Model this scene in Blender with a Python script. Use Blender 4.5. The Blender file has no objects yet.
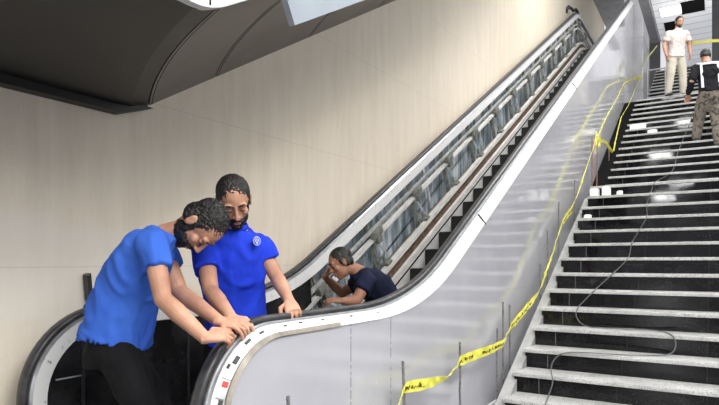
import bpy, bmesh, math, random
import numpy as np
from mathutils import Vector, Matrix, Quaternion, noise

random.seed(7)
C = bpy.context.scene
COL = C.collection
H = 1.31                       # eye height above the hall floor
FPX, U0, V0 = 575.0, 359.5, 262.0
YAW = math.atan(356.5 / FPX)
CS, SN = math.cos(YAW), math.sin(YAW)

# ------------------------------------------------------------------ camera
cam_d = bpy.data.cameras.new('camera')
cam = bpy.data.objects.new('camera', cam_d)
COL.objects.link(cam)
cam.location = (0, 0, H)
cam.rotation_euler = (math.pi / 2, 0, YAW)
cam_d.sensor_width = 36
cam_d.lens = 36 * FPX / 719
cam_d.shift_y = (V0 - 202.5) / 719
cam_d.clip_end = 200
C.camera = cam

# ------------------------------------------------------------------ world, lights, exposure
w = bpy.data.worlds.new('world'); C.world = w; w.use_nodes = True
w.node_tree.nodes['Background'].inputs[0].default_value = (0.93, 0.95, 1.0, 1)
w.node_tree.nodes['Background'].inputs[1].default_value = 0.75
C.view_settings.view_transform = 'Standard'
C.view_settings.look = 'None'
C.view_settings.gamma = 1
C.view_settings.use_curve_mapping = False
C.view_settings.exposure = 0.16

def area(name, loc, target, sx, sy, power, color=(1, 1, 1)):
    l = bpy.data.lights.new(name, 'AREA'); l.shape = 'RECTANGLE'
    l.size = sx; l.size_y = sy; l.energy = power; l.color = color
    o = bpy.data.objects.new(name, l); COL.objects.link(o)
    o.location = loc
    d = Vector(target) - Vector(loc)
    o.rotation_euler = d.to_track_quat('-Z', 'Y').to_euler()
    return o
area('hall_light', (2.4, 0.5, 6.1), (-3.3, 4.0, 1.6), 3.5, 6, 760, (1, .98, .95))
area('stair_light', (1.6, 10.5, 9.4), (-2.2, 10.0, 3.0), 2.5, 6, 330, (1, .99, .97))
area('wall_light', (-1.0, 11.5, 9.4), (-3.3, 10.0, 5.5), 1.5, 8, 250, (1, .97, .92))
area('upper_light', (-.6, 21.0, 7.9), (-.9, 22.5, 9.7), 1.5, 3, 42, (1, 1, 1))  # unseen uplight, added to brighten the white ceiling over the top flight

# ------------------------------------------------------------------ pixel helpers (a point from its bearing and its distance)
def P(u, v, d):
    r = (u - U0) * d / FPX
    return Vector((CS * r - SN * d, SN * r + CS * d, H + (V0 - v) * d / FPX))
def Q(u, v, x):
    dx = -SN * FPX + CS * (u - U0)
    t = x / dx
    return Vector((x, t * (CS * FPX + SN * (u - U0)), H + t * (V0 - v)))
RGT = Vector((CS, SN, 0)); FWD = Vector((-SN, CS, 0)); UP = Vector((0, 0, 1))

# ------------------------------------------------------------------ materials
def mat(name, color, rough=0.6, metal=0.0, spec=0.5, coat=0.0):
    m = bpy.data.materials.new(name); m.use_nodes = True
    b = m.node_tree.nodes['Principled BSDF']
    b.inputs['Base Color'].default_value = (*color, 1)
    b.inputs['Roughness'].default_value = rough
    b.inputs['Metallic'].default_value = metal
    b.inputs['Specular IOR Level'].default_value = spec
    b.inputs['Coat Weight'].default_value = coat
    b.inputs['Coat Roughness'].default_value = 0.05
    return m
class NT:
    def __init__(s, m):
        s.t = m.node_tree; s.b = s.t.nodes['Principled BSDF']
        s.co = s.n('ShaderNodeTexCoord').outputs['Object']
    def n(s, typ, **k):
        x = s.t.nodes.new(typ)
        for a, v in k.items(): setattr(x, a, v)
        return x
    def l(s, a, b): s.t.links.new(a, b)
    def mapping(s, scale=(1, 1, 1), loc=(0, 0, 0), rot=(0, 0, 0)):
        m = s.n('ShaderNodeMapping'); s.l(s.co, m.inputs[0])
        m.inputs['Scale'].default_value = scale; m.inputs['Location'].default_value = loc
        m.inputs['Rotation'].default_value = rot
        return m.outputs[0]
    def noise(s, vec, scale, detail=4, rough=.55):
        x = s.n('ShaderNodeTexNoise'); s.l(vec, x.inputs['Vector'])
        x.inputs['Scale'].default_value = scale; x.inputs['Detail'].default_value = detail
        x.inputs['Roughness'].default_value = rough
        return x.outputs['Fac']
    def ramp(s, fac, stops):
        r = s.n('ShaderNodeValToRGB'); s.l(fac, r.inputs[0])
        e = r.color_ramp.elements
        while len(e) < len(stops): e.new(.5)
        for el, (p, c) in zip(e, stops):
            el.position = p; el.color = (*c, 1) if len(c) == 3 else c
        return r.outputs[0]
    def math(s, op, a, b=None, clamp=False):
        x = s.n('ShaderNodeMath', operation=op, use_clamp=clamp)
        for i, v in enumerate((a, b)):
            if v is None: continue
            if isinstance(v, (int, float)): x.inputs[i].default_value = v
            else: s.l(v, x.inputs[i])
        return x.outputs[0]
    def mix(s, fac, a, b, mode='MIX'):
        x = s.n('ShaderNodeMix', data_type='RGBA', blend_type=mode)
        for i, v in ((0, fac), (6, a), (7, b)):
            if isinstance(v, (int, float)): x.inputs[i].default_value = v
            elif isinstance(v, tuple): x.inputs[i].default_value = (*v, 1)
            else: s.l(v, x.inputs[i])
        return x.outputs[2]
    def color(s, c): s.l(c, s.b.inputs['Base Color'])
    def bump(s, h, strength=.3, dist=.01):
        x = s.n('ShaderNodeBump'); s.l(h, x.inputs['Height'])
        x.inputs['Strength'].default_value = strength; x.inputs['Distance'].default_value = dist
        s.l(x.outputs[0], s.b.inputs['Normal'])
    def sep(s):
        x = s.n('ShaderNodeSeparateXYZ'); s.l(s.co, x.inputs[0]); return x.outputs
def noisy(name, c1, c2, rough=.6, scale=8, metal=0, spec=.5, bump=0, bscale=None, stretch=(1, 1, 1), coat=0):
    m = mat(name, c1, rough, metal, spec, coat); t = NT(m)
    v = t.mapping(stretch)
    t.color(t.ramp(t.noise(v, scale), [(.3, c1), (.7, c2)]))
    if bump: t.bump(t.noise(v, bscale or scale * 3), bump)
    return m
def emis(name, color, strength):
    m = mat(name, color); b = m.node_tree.nodes['Principled BSDF']
    b.inputs['Emission Color'].default_value = (*color, 1); b.inputs['Emission Strength'].default_value = strength
    return m
def line_mask(t, coord, period, offset, half):
    """1 on thin lines every `period` along coord"""
    f = t.math('FRACT', t.math('DIVIDE', t.math('SUBTRACT', coord, offset), period))
    d = t.math('MINIMUM', f, t.math('SUBTRACT', 1.0, f))
    return t.math('LESS_THAN', d, half / period)

M = {}
# beige stone wall cladding: narrow tall slabs with hairline joints, plaster smears low on the left
m = mat('beige_stone', (.6, .55, .48), .55, spec=.3); t = NT(m); s = t.sep()
n1 = t.noise(t.mapping((1, 1, .12)), 9, 6, .7); n2 = t.noise(t.mapping(), 1.3, 3); n3 = t.noise(t.mapping(), 60, 3)
base = t.ramp(n1, [(.25, (.66, .575, .45)), (.75, (.84, .75, .61))])
base = t.mix(t.math('MULTIPLY', n2, .5), base, (.82, .75, .63))
base = t.mix(t.math('MULTIPLY', n3, .25), base, (.45, .40, .33))
pm = t.ramp(t.math('SUBTRACT', t.noise(t.mapping((1, 1, 2.2)), 1.9, 5, .6),
     t.math('ADD', t.math('MULTIPLY', t.math('ABSOLUTE', t.math('SUBTRACT', s[1], 1.75)), .30), t.math('MULTIPLY', t.math('ABSOLUTE', t.math('SUBTRACT', s[2], 1.2)), .9))), [(.02, (0, 0, 0)), (.18, (1, 1, 1))])
base = t.mix(t.math('MULTIPLY', pm, .5), base, (.74, .71, .66))
vj = line_mask(t, s[1], .51, .41, .0025); hj = line_mask(t, s[2], 1.14, .14, .003)
base = t.mix(t.math('MULTIPLY', vj, .35), base, (.80, .77, .70))
base = t.mix(t.math('MULTIPLY', hj, .28), base, (.34, .30, .25))
t.color(base); M['wall'] = m
M['floor'] = noisy('floor_stone', (.13, .13, .13), (.18, .18, .18), .35, 6)
M['concrete'] = noisy('stringer_concrete', (.26, .26, .255), (.38, .38, .37), .8, 7, bump=.2)
# terrazzo treads, dusty
m = mat('dusty_tread', (.5, .5, .5), .6); t = NT(m)
a = t.ramp(t.noise(t.mapping(), 4, 6, .7), [(.3, (.34, .335, .33)), (.65, (.52, .515, .50))])
a = t.mix(t.math('GREATER_THAN', t.noise(t.mapping(), 110, 2), .57), a, (.20, .20, .20))
t.color(a); t.bump(t.noise(t.mapping(), 90), .3, .003); M['tread'] = m
# polished black granite risers with speckle and a tile joint
m = mat('black_granite', (.012, .012, .013), .12, spec=.26); t = NT(m); s = t.sep()
a = t.mix(t.math('GREATER_THAN', t.noise(t.mapping(), 120, 2), .66), (.003, .003, .0035), (.06, .06, .06))
a = t.mix(t.math('MULTIPLY', t.ramp(t.noise(t.mapping((1, 1, 2)), 2.5, 6, .75), [(.5, (0, 0, 0)), (.75, (1, 1, 1))]), .03), a, (.5, .5, .5))
a = t.mix(t.math('MULTIPLY', line_mask(t, s[0], .62, -1.30, .003), t.math('ADD', .06, t.math('MULTIPLY', t.math('LESS_THAN', s[0], -1.0), .45))), a, (.20, .20, .20))
t.color(a); t.l(t.ramp(t.noise(t.mapping(), 5), [(.35, (.03,) * 3), (.8, (.10,) * 3)]), t.b.inputs['Roughness']); M['riser'] = m
# glossy white panels of the escalator side
m = mat('glossy_panel', (.5, .5, .55), .14, spec=.7, coat=.25); t = NT(m); s = t.sep()
a = t.ramp(t.noise(t.mapping(), 1.6, 4), [(.3, (.42, .42, .455)), (.7, (.48, .48, .515))])
a = t.mix(t.math('MULTIPLY', t.math('GREATER_THAN', t.noise(t.mapping((1, 1, .6)), 14, 6, .8), .66), .25), a, (.70, .70, .70))
jm = t.math('MULTIPLY', line_mask(t, s[1], .47, .39, .004), t.math('MULTIPLY', t.math('GREATER_THAN', t.noise(t.mapping((1, 1, 3)), 12, 2), .46), t.math('MULTIPLY', t.math('LESS_THAN', s[1], 3.4), t.math('GREATER_THAN', s[1], 2.5))))
a = t.mix(t.math('MULTIPLY', jm, .8), a, (.12, .12, .14))
jh = line_mask(t, s[2], .47, .1, .0022)
a = t.mix(t.math('MULTIPLY', t.math('MULTIPLY', jh, t.math('GREATER_THAN', s[1], 5.2)), .35), a, (.28, .28, .3))
t.color(a); t.l(t.ramp(t.noise(t.mapping(), 3), [(.3, (.07,) * 3), (.8, (.15,) * 3)]), t.b.inputs['Roughness'])
t.bump(t.noise(t.mapping(), 3.2, 2), .10, .02); M['panel'] = m
m = mat('white_deck', (.78, .78, .77), .35, spec=.4); t = NT(m)
a = t.mix(t.math('GREATER_THAN', t.noise(t.mapping(), 22, 5, .75), .64), (.66, .66, .65), (.25, .24, .22))
t.color(a); M['white_deck'] = m
M['grey_track'] = noisy('grey_track', (.30, .31, .33), (.48, .49, .51), .32, 12, metal=.55)
M['rubber'] = noisy('handrail_rubber', (.012, .012, .013), (.05, .05, .055), .38, 20, spec=.5)
M['trim'] = noisy('brown_trim', (.20, .18, .15), (.34, .31, .26), .5, 14, metal=.3)
M['black'] = noisy('black_panel', (.006, .006, .007), (.03, .03, .032), .18, 6, spec=.5)
M['step'] = noisy('black_step', (.006, .006, .006), (.02, .02, .02), .45, 30)
M['skirt'] = noisy('pale_skirt', (.62, .62, .60), (.78, .78, .76), .4, 10)
M['rail'] = noisy('worn_white_rail', (.55, .54, .51), (.78, .77, .74), .45, 9, stretch=(1, .3, 1))
M['rust'] = noisy('rusty_channel', (.025, .020, .016), (.20, .12, .08), .8, 26)
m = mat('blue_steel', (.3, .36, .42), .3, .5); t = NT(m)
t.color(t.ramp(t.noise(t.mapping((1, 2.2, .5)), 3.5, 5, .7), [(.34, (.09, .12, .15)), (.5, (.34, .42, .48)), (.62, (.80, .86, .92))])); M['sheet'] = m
M['galv'] = noisy('galvanised_steel', (.42, .44, .45), (.70, .72, .73), .35, 14, metal=.5)
M['bracket'] = noisy('grimy_bracket', (.11, .115, .10), (.30, .31, .27), .6, 22, metal=.3)
M['soffit_black'] = noisy('black_soffit', (.004, .0038, .0036), (.008, .0075, .007), .45, 2)
M['soffit_grey'] = noisy('bronze_soffit', (.125, .112, .10), (.17, .155, .14), .42, 2, metal=.25)
M['soffit_white'] = noisy('white_side_panel', (.50, .50, .52), (.56, .56, .58), .4, 2)
M['soffit_blue'] = noisy('pale_blue_panel', (.22, .25, .29), (.27, .30, .34), .4, 2)
M['seam'] = mat('seam_dark', (.006, .006, .006), .9, spec=.05)
M['white_ceiling'] = noisy('white_ceiling', (.75, .76, .78), (.84, .85, .87), .5, 3)
m = M['white_ceiling']; t = NT(m); s = t.sep()
t.color(t.mix(line_mask(t, s[1], .6, .0, .025), (.84, .85, .87), (.45, .46, .48)))
M['grey_beam'] = noisy('grey_beam', (.20, .20, .22), (.28, .28, .30), .6, 3)
M['dark_wall'] = noisy('dark_wall', (.045, .045, .05), (.08, .08, .085), .5, 3)
M['pillar'] = noisy('pale_pillar', (.30, .30, .32), (.40, .40, .42), .3, 4)
M['hall_ceiling'] = noisy('hall_ceiling', (.5, .5, .5), (.6, .6, .6), .8, 3)
M['lamp'] = emis('lamp_panel', (1, 1, 1), 60)
M['lamp_far'] = emis('lamp_panel_far', (1, 1, 1), 3)
M['lamp_rim'] = mat('lamp_rim', (.7, .7, .7), .4)
M['tape'] = noisy('yellow_tape', (.78, .74, .04), (.86, .84, .16), .35, 25)
M['print'] = mat('tape_print', (.05, .05, .02), .6)
M['rod'] = noisy('steel_rod', (.10, .10, .10), (.24, .23, .22), .6, 30, metal=.3)
M['rod_red'] = noisy('rusty_rod', (.20, .08, .06), (.32, .18, .14), .7, 30)
M['cable'] = mat('grey_cable', (.12, .12, .12), .5)
M['paper'] = noisy('white_card', (.75, .75, .73), (.85, .85, .84), .6, 9)
M['red'] = mat('red_paint', (.55, .03, .03), .5)
M['hole'] = mat('dark_hole', (.05, .05, .05), .7)

# ------------------------------------------------------------------ mesh helpers
class MB:
    def __init__(s): s.v = []; s.f = []
    def add(s, vs, fs):
        o = len(s.v); s.v += [tuple(v) for v in vs]; s.f += [tuple(i + o for i in f) for f in fs]; return s
    def box(s, x0, x1, y0, y1, z0, z1):
        vs = [(x, y, z) for x in (x0, x1) for y in (y0, y1) for z in (z0, z1)]
        return s.add(vs, [(0, 1, 3, 2), (4, 6, 7, 5), (0, 4, 5, 1), (2, 3, 7, 6), (0, 2, 6, 4), (1, 5, 7, 3)])
    def obox(s, c, ax, ay, az):
        c = Vector(c); vs = [c + ax * i + ay * j + az * k for i in (-1, 1) for j in (-1, 1) for k in (-1, 1)]
        return s.add(vs, [(0, 1, 3, 2), (4, 6, 7, 5), (0, 4, 5, 1), (2, 3, 7, 6), (0, 2, 6, 4), (1, 5, 7, 3)])
    def prism(s, poly, x0, x1):
        """closed polygon of (y,z) extruded in x"""
        n = len(poly)
        vs = [(x0, y, z) for y, z in poly] + [(x1, y, z) for y, z in poly]
        return s.add(vs, [tuple(range(n)), tuple(range(2 * n - 1, n - 1, -1))] + [(i, (i + 1) % n, n + (i + 1) % n, n + i) for i in range(n)])
    def rings(s, rings, closed=False):
        n = len(rings[0]); vs = [p for r in rings for p in r]; k = len(rings); fs = []
        for a in range(k if closed else k - 1):
            b = (a + 1) % k
            for i in range(n):
                j = (i + 1) % n; fs.append((a * n + i, a * n + j, b * n + j, b * n + i))
        if not closed: fs += [tuple(range(n - 1, -1, -1)), tuple((k - 1) * n + i for i in range(n))]
        return s.add(vs, fs)
    def tube(s, pts, r, n=8):
        pts = [Vector(p) for p in pts]; rs = r if isinstance(r, (list, tuple)) else [r] * len(pts)
        rr = []; ref = None
        for i, p in enumerate(pts):
            d = (pts[min(i + 1, len(pts) - 1)] - pts[max(i - 1, 0)]).normalized()
            if ref is None:
                ref = d.orthogonal().normalized()
            a = (ref - d * ref.dot(d)).normalized(); ref = a; b = d.cross(a)
            rr.append([p + (a * math.cos(q) + b * math.sin(q)) * rs[i] for q in [2 * math.pi * k / n for k in range(n)]])
        return s.rings(rr)
    def build(s, name, material, parent=None, smooth=False, bevel=0, label=None):
        me = bpy.data.meshes.new(name); me.from_pydata(s.v, [], s.f)
        bm = bmesh.new(); bm.from_mesh(me); bmesh.ops.recalc_face_normals(bm, faces=bm.faces); bm.to_mesh(me); bm.free()
        me.materials.append(material)
        if smooth: me.polygons.foreach_set('use_smooth', [True] * len(me.polygons))
        o = bpy.data.objects.new(name, me); COL.objects.link(o)
        if bevel:
            b = o.modifiers.new('bevel', 'BEVEL'); b.width = bevel; b.segments = 2; b.limit_method = 'ANGLE'
        if parent is not None:
            o.parent = parent
            if parent.parent is None: o.matrix_parent_inverse = Matrix.Translation(parent.location).inverted()
        if label: o['label'] = label
        return o
def tag(o, label, cat, group=None):
    o['label'] = label; o['category'] = cat
    if group: o['group'] = group
    return o
def struct(o): o['kind'] = 'structure'; return o
def thing(name, label, cat, loc, group=None):
    o = bpy.data.objects.new(name, None); COL.objects.link(o); o.location = loc; o.empty_display_size = .1
    return tag(o, label, cat, group)

# ------------------------------------------------------------------ escalator path
S = .561
CL, ZL = -2.43 + H, -.35 + H            # lower edge of the balustrade face: incline z = S*y + CL, level z = ZL
YT = 15.9
def fillet(a, b, c, T, n=14):
    a, b, c = Vector(a), Vector(b), Vector(c)
    d1 = (a - b).normalized(); d2 = (c - b).normalized()
    p, q = b + d1 * T, b + d2 * T
    # quadratic close to the arc at such small bends
    return [tuple((p * (1 - t) ** 2 + b * 2 * t * (1 - t) + q * t ** 2)) for t in [i / n for i in range(n + 1)]]
def path(d=0, y0=None, newel=False, y1=20.0, top=YT, R=.355, wn=.055):
    c = CL - d * 1.147; zl = ZL - d
    yb = (zl - c) / S; zt = S * top + c
    pts = []; wts = []
    if newel:
        cy, cz = 2.12, ZL - R
        for i in range(29):
            a = math.radians(270 - 180 * i / 28)
            pts.append((cy + R * math.cos(a), cz + R * math.sin(a))); wts.append(wn)
        y0 = 2.35
    pts.append((y0, zl)); wts.append(.055)
    f1 = fillet((y0, zl), (yb, zl), (top, zt), min(.68, max(.05, yb - y0 - .02)))
    pts += f1; wts += [.055 + .035 * i / (len(f1) - 1) for i in range(len(f1))]
    f2 = fillet((yb, zl), (top, zt), (y1 + 1, zt), .45)
    pts += f2; wts += [.09] * len(f2)
    pts.append((y1, zt)); wts.append(.09)
    out = []
    for i, p in enumerate(pts):
        a = Vector(pts[max(i - 1, 0)]); b = Vector(pts[min(i + 1, len(pts) - 1)]); t = (b - a).normalized()
        out.append((p[0], p[1], -t.y, t.x, wts[i]))
    return out
def sweep(pa, prof):
    """prof: list of (x, a, b) with the height above the path = a*w + b"""
    mb = MB()
    mb.rings([[(x, y + ny * (a * w + b), z + nz * (a * w + b)) for x, a, b in prof] for y, z, ny, nz, w in pa])
    return mb
def zat(y, d=0):
    c = CL - d * 1.147; return max(ZL - d, min(S * y + c, S * YT + c))

# ------------------------------------------------------------------ structure: floor, walls, ceilings
struct(MB().box(-6, 9, -42, 4.72, -.1, 0).build('floor', M['floor']))
struct(MB().box(-3.55, -3.35, -6, 21.8, 0, H + 9.0).build('wall_left', M['wall']))
struct(MB().box(-3.6, -1.8, 24.5, 24.7, 4.9, H + 9.0).build('wall_back', M['dark_wall']))
struct(MB().box(-1.8, -.1, 28, 28.2, 6.6, H + 8.4).build('wall_far', M['white_ceiling']))
struct(MB().box(-.1, 2.6, 19.5, 19.8, .17 * 41 + .01, H + 8.4).build('wall_right', M['dark_wall']))
struct(MB().box(-1.78, -.1, 17, 28, H + 8.4, H + 8.6).build('ceiling', M['white_ceiling']))
struct(MB().box(-3.35, -2.1, 17, 24.5, H + 8.4, H + 8.6).build('ceiling_dark', M['grey_beam']))
struct(MB().box(-2.1, -1.78, 17, 24.7, H + 8.4, H + 8.6).build('ceiling_strip', M['grey_beam']))
struct(MB().box(-1.39, -1.20, 9.2, 16.2, H + 5.5, H + 5.56).build('trim_1', M['grey_beam']))
struct(MB().box(-1.5, 7, -4, 8.9, H + 5.25, H + 5.45).build('ceiling_hall', M['hall_ceiling']))
struct(MB().box(-6, 7, -42, -4, H + 5.25, H + 5.45).build('ceiling_concourse', M['hall_ceiling']))

# ceiling lamps of the hall: (x, y) centres
def ceiling_lamp(x, y, z, lx, ly, lit, label, m):
    t_ = thing('ceiling_lamp', label, 'ceiling lamp', (x, y, z), 'flat ceiling lamps')
    MB().box(x - lx / 2 - .03, x + lx / 2 + .03, y - ly / 2 - .03, y + ly / 2 + .03, z - .03, z).build('lamp_frame', M['lamp_rim'], t_)
    MB().box(x - lx / 2, x + lx / 2, y - ly / 2, y + ly / 2, z - .045, z - .028).build('diffuser', m, t_)
for x, y, lx, ly, lab in [
    (-1.15, 8.25, .6, 1.0, 'lit lamp panel at the ceiling edge above first landing, mirrored in topmost risers'),
    (-.93, .64, .6, 2.2, 'long lit lamp panel above the photographer, mirrored beside right hand man'),
    (-2.3, -9.0, .9, 2.6, 'lit lamp panel behind the photographer, mirrored in middle of upper flight'),
    (-1.9, -24.5, 1.3, 4.5, 'lit lamp panel deep in the concourse, mirrored above first landing'),
    (-3.6, -35, 1.5, 6, 'farthest lit lamp panel of the concourse, mirrored just below first landing'),
    (3.4, 3.0, .6, 1.2, 'lit lamp panel on the right side of hall ceiling'),
    (3.4, -7.0, .6, 1.2, 'lit lamp panel behind on the right side of the concourse')]:
    ceiling_lamp(x, y, H + 5.25, lx, ly, True, lab, M['lamp'])
zc = H + 8.4
ceiling_lamp(-1.28, 21.75, zc, .60, .7, True, 'lit white rectangle in the ceiling above the man in the pale shirt', M['lamp_far'])
for (x0, x1, y0, y1, lab) in [(-.98, -.31, 21.2, 22.3, 'black rectangular opening in white ceiling right of the lit lamp'),
                              (-1.56, -1.12, 22.7, 23.9, 'black rectangular opening in white ceiling left of the man\'s head')]:
    t_ = thing('ceiling_hatch', lab, 'hatch', (x0, y0, zc))
    MB().box(x0, x1, y0, y1, zc - .03, zc - .002).build('dark_panel', M['seam'], t_)
    MB().box(x0 - .03, x0, y0 - .03, y1 + .03, zc - .04, zc).box(x1, x1 + .03, y0 - .03, y1 + .03, zc - .04, zc).box(x0, x1, y0 - .03, y0, zc - .04, zc).box(x0, x1, y1, y1 + .03, zc - .04, zc).build('hatch_frame', M['lamp_rim'], t_)

# pillar at the head of the escalator
pl = thing('pillar', 'pale tiled pillar beside the second landing at the end of the escalator cladding', 'pillar', (-1.65, 16.6, 4.9))
MB().box(-1.98, -1.535, 15.86, 17.4, 4.8, H + 8.4).build('shaft', M['pillar'], pl, bevel=.02)
for z in (5.6, 6.9, 8.2): MB().box(-1.985, -1.530, 15.855, 17.405, z, z + .012).build('joint', M['grey_beam'], pl)

# ------------------------------------------------------------------ overhead escalator soffit
so = thing('overhead_escalator', 'underside of the escalator passing overhead, black level part and grey rising part', 'escalator', (-2.6, 1.5, H + 1.05))
def slope_pts(y0, z0, y, r=.09):            # level, tight bend, incline
    d = y - y0
    if d < -r: return z0
    if d > r: return z0 + .589 * d
    return z0 + .589 * (d + r) ** 2 / (4 * r)
def soff(s, tt):
    """s along (0 = start of the rise), tt 0 wall side .. 1 hall side"""
    yl, yr = 2.50 + s, 1.62 + s * .90
    zl = slope_pts(2.50, H + 1.015, yl); zr = slope_pts(1.66, H + 1.015, yr)
    b = 4 * tt * (1 - tt)
    return Vector((-3.34 + (1.56) * tt, yl + (yr - yl) * tt - .07 * b, zl + (zr - zl) * tt + .0 * b))
def strip(s0, s1, name, m, n=6):
    k = max(2, int((s1 - s0) / .12)); nu = 10
    g = MB(); vs = []; fs = []
    for i in range(k + 1):
        for j in range(nu + 1):
            vs.append(soff(s0 + (s1 - s0) * i / k, j / nu))
    n1_ = len(vs); vs += [v + Vector((0, 0, .06)) for v in vs]
    for i in range(k):
        for j in range(nu):
            a = i * (nu + 1) + j; q = (a, a + 1, a + nu + 2, a + nu + 1); fs.append(q); fs.append(tuple(n1_ + x for x in reversed(q)))
    edge = [j for j in range(nu + 1)] + [i * (nu + 1) + nu for i in range(1, k + 1)] + [k * (nu + 1) + j for j in range(nu - 1, -1, -1)] + [i * (nu + 1) for i in range(k - 1, 0, -1)]
    for a, b in zip(edge, edge[1:] + edge[:1]): fs.append((a, b, n1_ + b, n1_ + a))
    g.add(vs, fs); return g.build(name, m, so, smooth=False)
g = .012
strip(-5.5, .12 - g, 'level_panel', M['soffit_black'])
cuts = [.12, .74, 1.95, 3.3, 4.65, 6.0, 7.3, 8.6, 10]
for a, b in zip(cuts, cuts[1:]): strip(a, b - g, 'sloping_panel', M['soffit_grey'])
# dark liner above the joints
for s_ in cuts[:-1]:
    lb = MB()
    pts = [soff(s_ - g / 2, j / 10) + Vector((0, 0, .035)) for j in range(11)]
    for a, b in zip(pts, pts[1:]): lb.obox((a + b) / 2, (b - a) / 2, Vector((0, .03, .0)), Vector((0, 0, .02)))
    lb.build('joint_liner', M['seam'], so)
# rounded edge along the wall
MB().prism([(-3.4, H + .95), (2.36, H + .965), (2.60, H + 1.05), (-3.4, H + 1.04)], -3.349, -3.26).build('wall_edge_strip', M['soffit_black'], so)
# side panels of the overhead escalator
pp = [(-3.4, H + 1.035), (1.42, H + 1.035)]
side = [(y, slope_pts(1.66, H + 1.015, y) + .002) for y in [-3.8, 1.5, 1.57, 1.61, 1.66, 1.71, 1.75, 2.5, 4, 6, 8, 10.5]]
MB().prism(side + [(10.5, side[-1][1] + 1.2), (1.3, H + 2.4), (-3.8, H + 2.4)], -1.79, -1.74).build('side_panel', M['soffit_white'], so)
MB().box(-1.742, -1.738, 1.655, 1.663, H + 1.04, H + 2.4).build('side_joint', M['seam'], so)
d_ = Vector((1, .575)).normalized(); n_ = Vector((-.575, 1)).normalized()
a = Vector((2.16, slope_pts(1.66, H + 1.015, 2.16) - .185))
MB().prism([tuple(a), tuple(a + d_ * 9), tuple(a + d_ * 9 + n_ * .9), tuple(a + n_ * .9)], -1.735, -1.70).build('lower_side_panel', M['soffit_blue'], so, label='pale blue-grey side panel')

# ------------------------------------------------------------------ escalator
es = thing('escalator', 'half dismantled escalator rising to the right with open far balustrade and black steps', 'escalator', (-2.45, 3, 0))
XN, XF = -1.75, -3.055
pn = path(newel=True, top=16.7)
# near balustrade
sweep(pn, [(XN, 0, 0), (XN - .060, .93, 0), (XN - .066, .88, -.006), (XN - .03, 0, 0)]).build('outer_deck', M['white_deck'], es, label='white outer deck band')
sweep(pn, [(XN - .061, .93, .001), (XN - .080, 1, 0), (XN - .16, 1, 0), (XN - .16, .1, -.02), (XN - .055, .1, -.02)]).build('handrail_track', M['grey_track'], es)
def handrail(xc, pa, hw=.034, nm='handrail'):
    prof = []
    for k in range(12):
        a = 2 * math.pi * k / 12
        prof.append((xc + hw * math.copysign(abs(math.cos(a)) ** .7, math.cos(a)), 1, .018 + .019 * math.copysign(abs(math.sin(a)) ** .8, math.sin(a))))
    return sweep(pa, prof).build(nm, M['rubber'], es, smooth=True)
handrail(-1.868, pn, .030)
# bright lips of the track
sweep(pn, [(XN - .074, 1, 0), (XN - .074, 1, .008), (XN - .080, 1, .008), (XN - .080, 1, 0)]).build('track_lip', M['galv'], es)
# brown trim round the newel end
k = 31
pt = [p for p in pn if p[0] < 2.75 or p[1] < ZL - .02][:31]
pt.append((2.63, ZL, 0, 1, .055))
sweep(pt, [(XN + .007, 0, -.001), (XN - .006, 0, .020), (XN - .018, 0, .016), (XN - .006, 0, -.001)]).build('newel_trim', M['trim'], es, label='brown edge trim')
# cladding
cl = [(y, z) for y, z, *_ in path(0, y0=2.4, y1=17.5, top=16.7)]
arc = [(2.12 + .352 * math.cos(a), ZL - .355 + .352 * math.sin(a)) for a in [math.radians(180 - 9 * i) for i in range(11)]]
top_ = arc + [p for p in cl if p[0] > 2.3 and p[0] < 15.7]
top_.append((15.75, S * 15.75 + CL - .004))
bot = [(15.75, 4.6), (14.0, 4.4), (8.9, 1.7), (8.0, 1.4), (5.4, .02), (1.768, .02)]
MB().prism([(y, z - .004) for y, z in top_] + bot, XN - .05, XN - .006).build('side_cladding', M['panel'], es, label='glossy pale grey side panels')
# marks, holes and red spot on the newel face
arcn = [p for p in pn if p[0] < 2.35]
def on_face(ang, a, sx, sy, m, name, y=None):
    # ang: degrees round the newel from its level top (0) down the front (90); a: 0..1 across the band
    t_ = math.radians(90 + ang)
    if y is None: cy, cz = 2.12 + .355 * math.cos(t_), ZL - .355 + .355 * math.sin(t_); n = Vector((0, math.cos(t_), math.sin(t_)))
    else: cy, cz = y, zat(y); n = UP
    f = (Vector((-.052, 0, 0)) + n * .047); tang = Vector((0, -n.z, n.y)); nr = f.cross(tang).normalized()
    if nr.x < 0: nr = -nr
    p = Vector((XN, cy, cz)) + f * a + nr * .001
    MB().obox(p, nr * .003, tang * sx, f.normalized() * sy).build(name, m, es, bevel=.001)
for ang, a, sx, sy in [(14, .75, .014, .005), (28, .80, .018, .007), (44, .62, .020, .010), (50, .85, .010, .006), (74, .55, .016, .010), (80, .8, .010, .008), (92, .6, .014, .010)]:
    on_face(ang, a, sx, sy, M['hole'], 'bolt_slot')
for y_, a in [(2.2, .8), (2.33, .9), (2.52, .85), (2.8, .8), (3.1, .7)]: on_face(0, a, .012, .003, M['hole'], 'bolt_slot', y_)
on_face(55, .62, .020, .020, M['galv'], 'fixing_plate'); on_face(68, .62, .020, .020, M['galv'], 'fixing_plate')
on_face(61.5, .58, .012, .013, M['red'], 'red_mark')

# joint strap across the near band on the incline
for y_ in (4.95, 8.9):
    z_ = zat(y_)
    MB().obox((XN - .022, y_ - .02, z_ + .035), Vector((.004, 0, .004)), Vector((0, .004, .002)), Vector((-.028, -.02, .045))).build('joint_strap', M['hole'], es)
# inner side of near balustrade
pin = path(.03, y0=1.9)
MB().prism([(y, z) for y, z, *_ in pin] + [(20, S * YT + CL - 1.0), (15.9, S * 15.9 + CL - 1.0), (3.9, S * 3.9 + CL - 1.05), (3.2, .12), (1.9, .12)], -1.955, -1.935).build('inner_panel', M['grey_track'], es)

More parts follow.
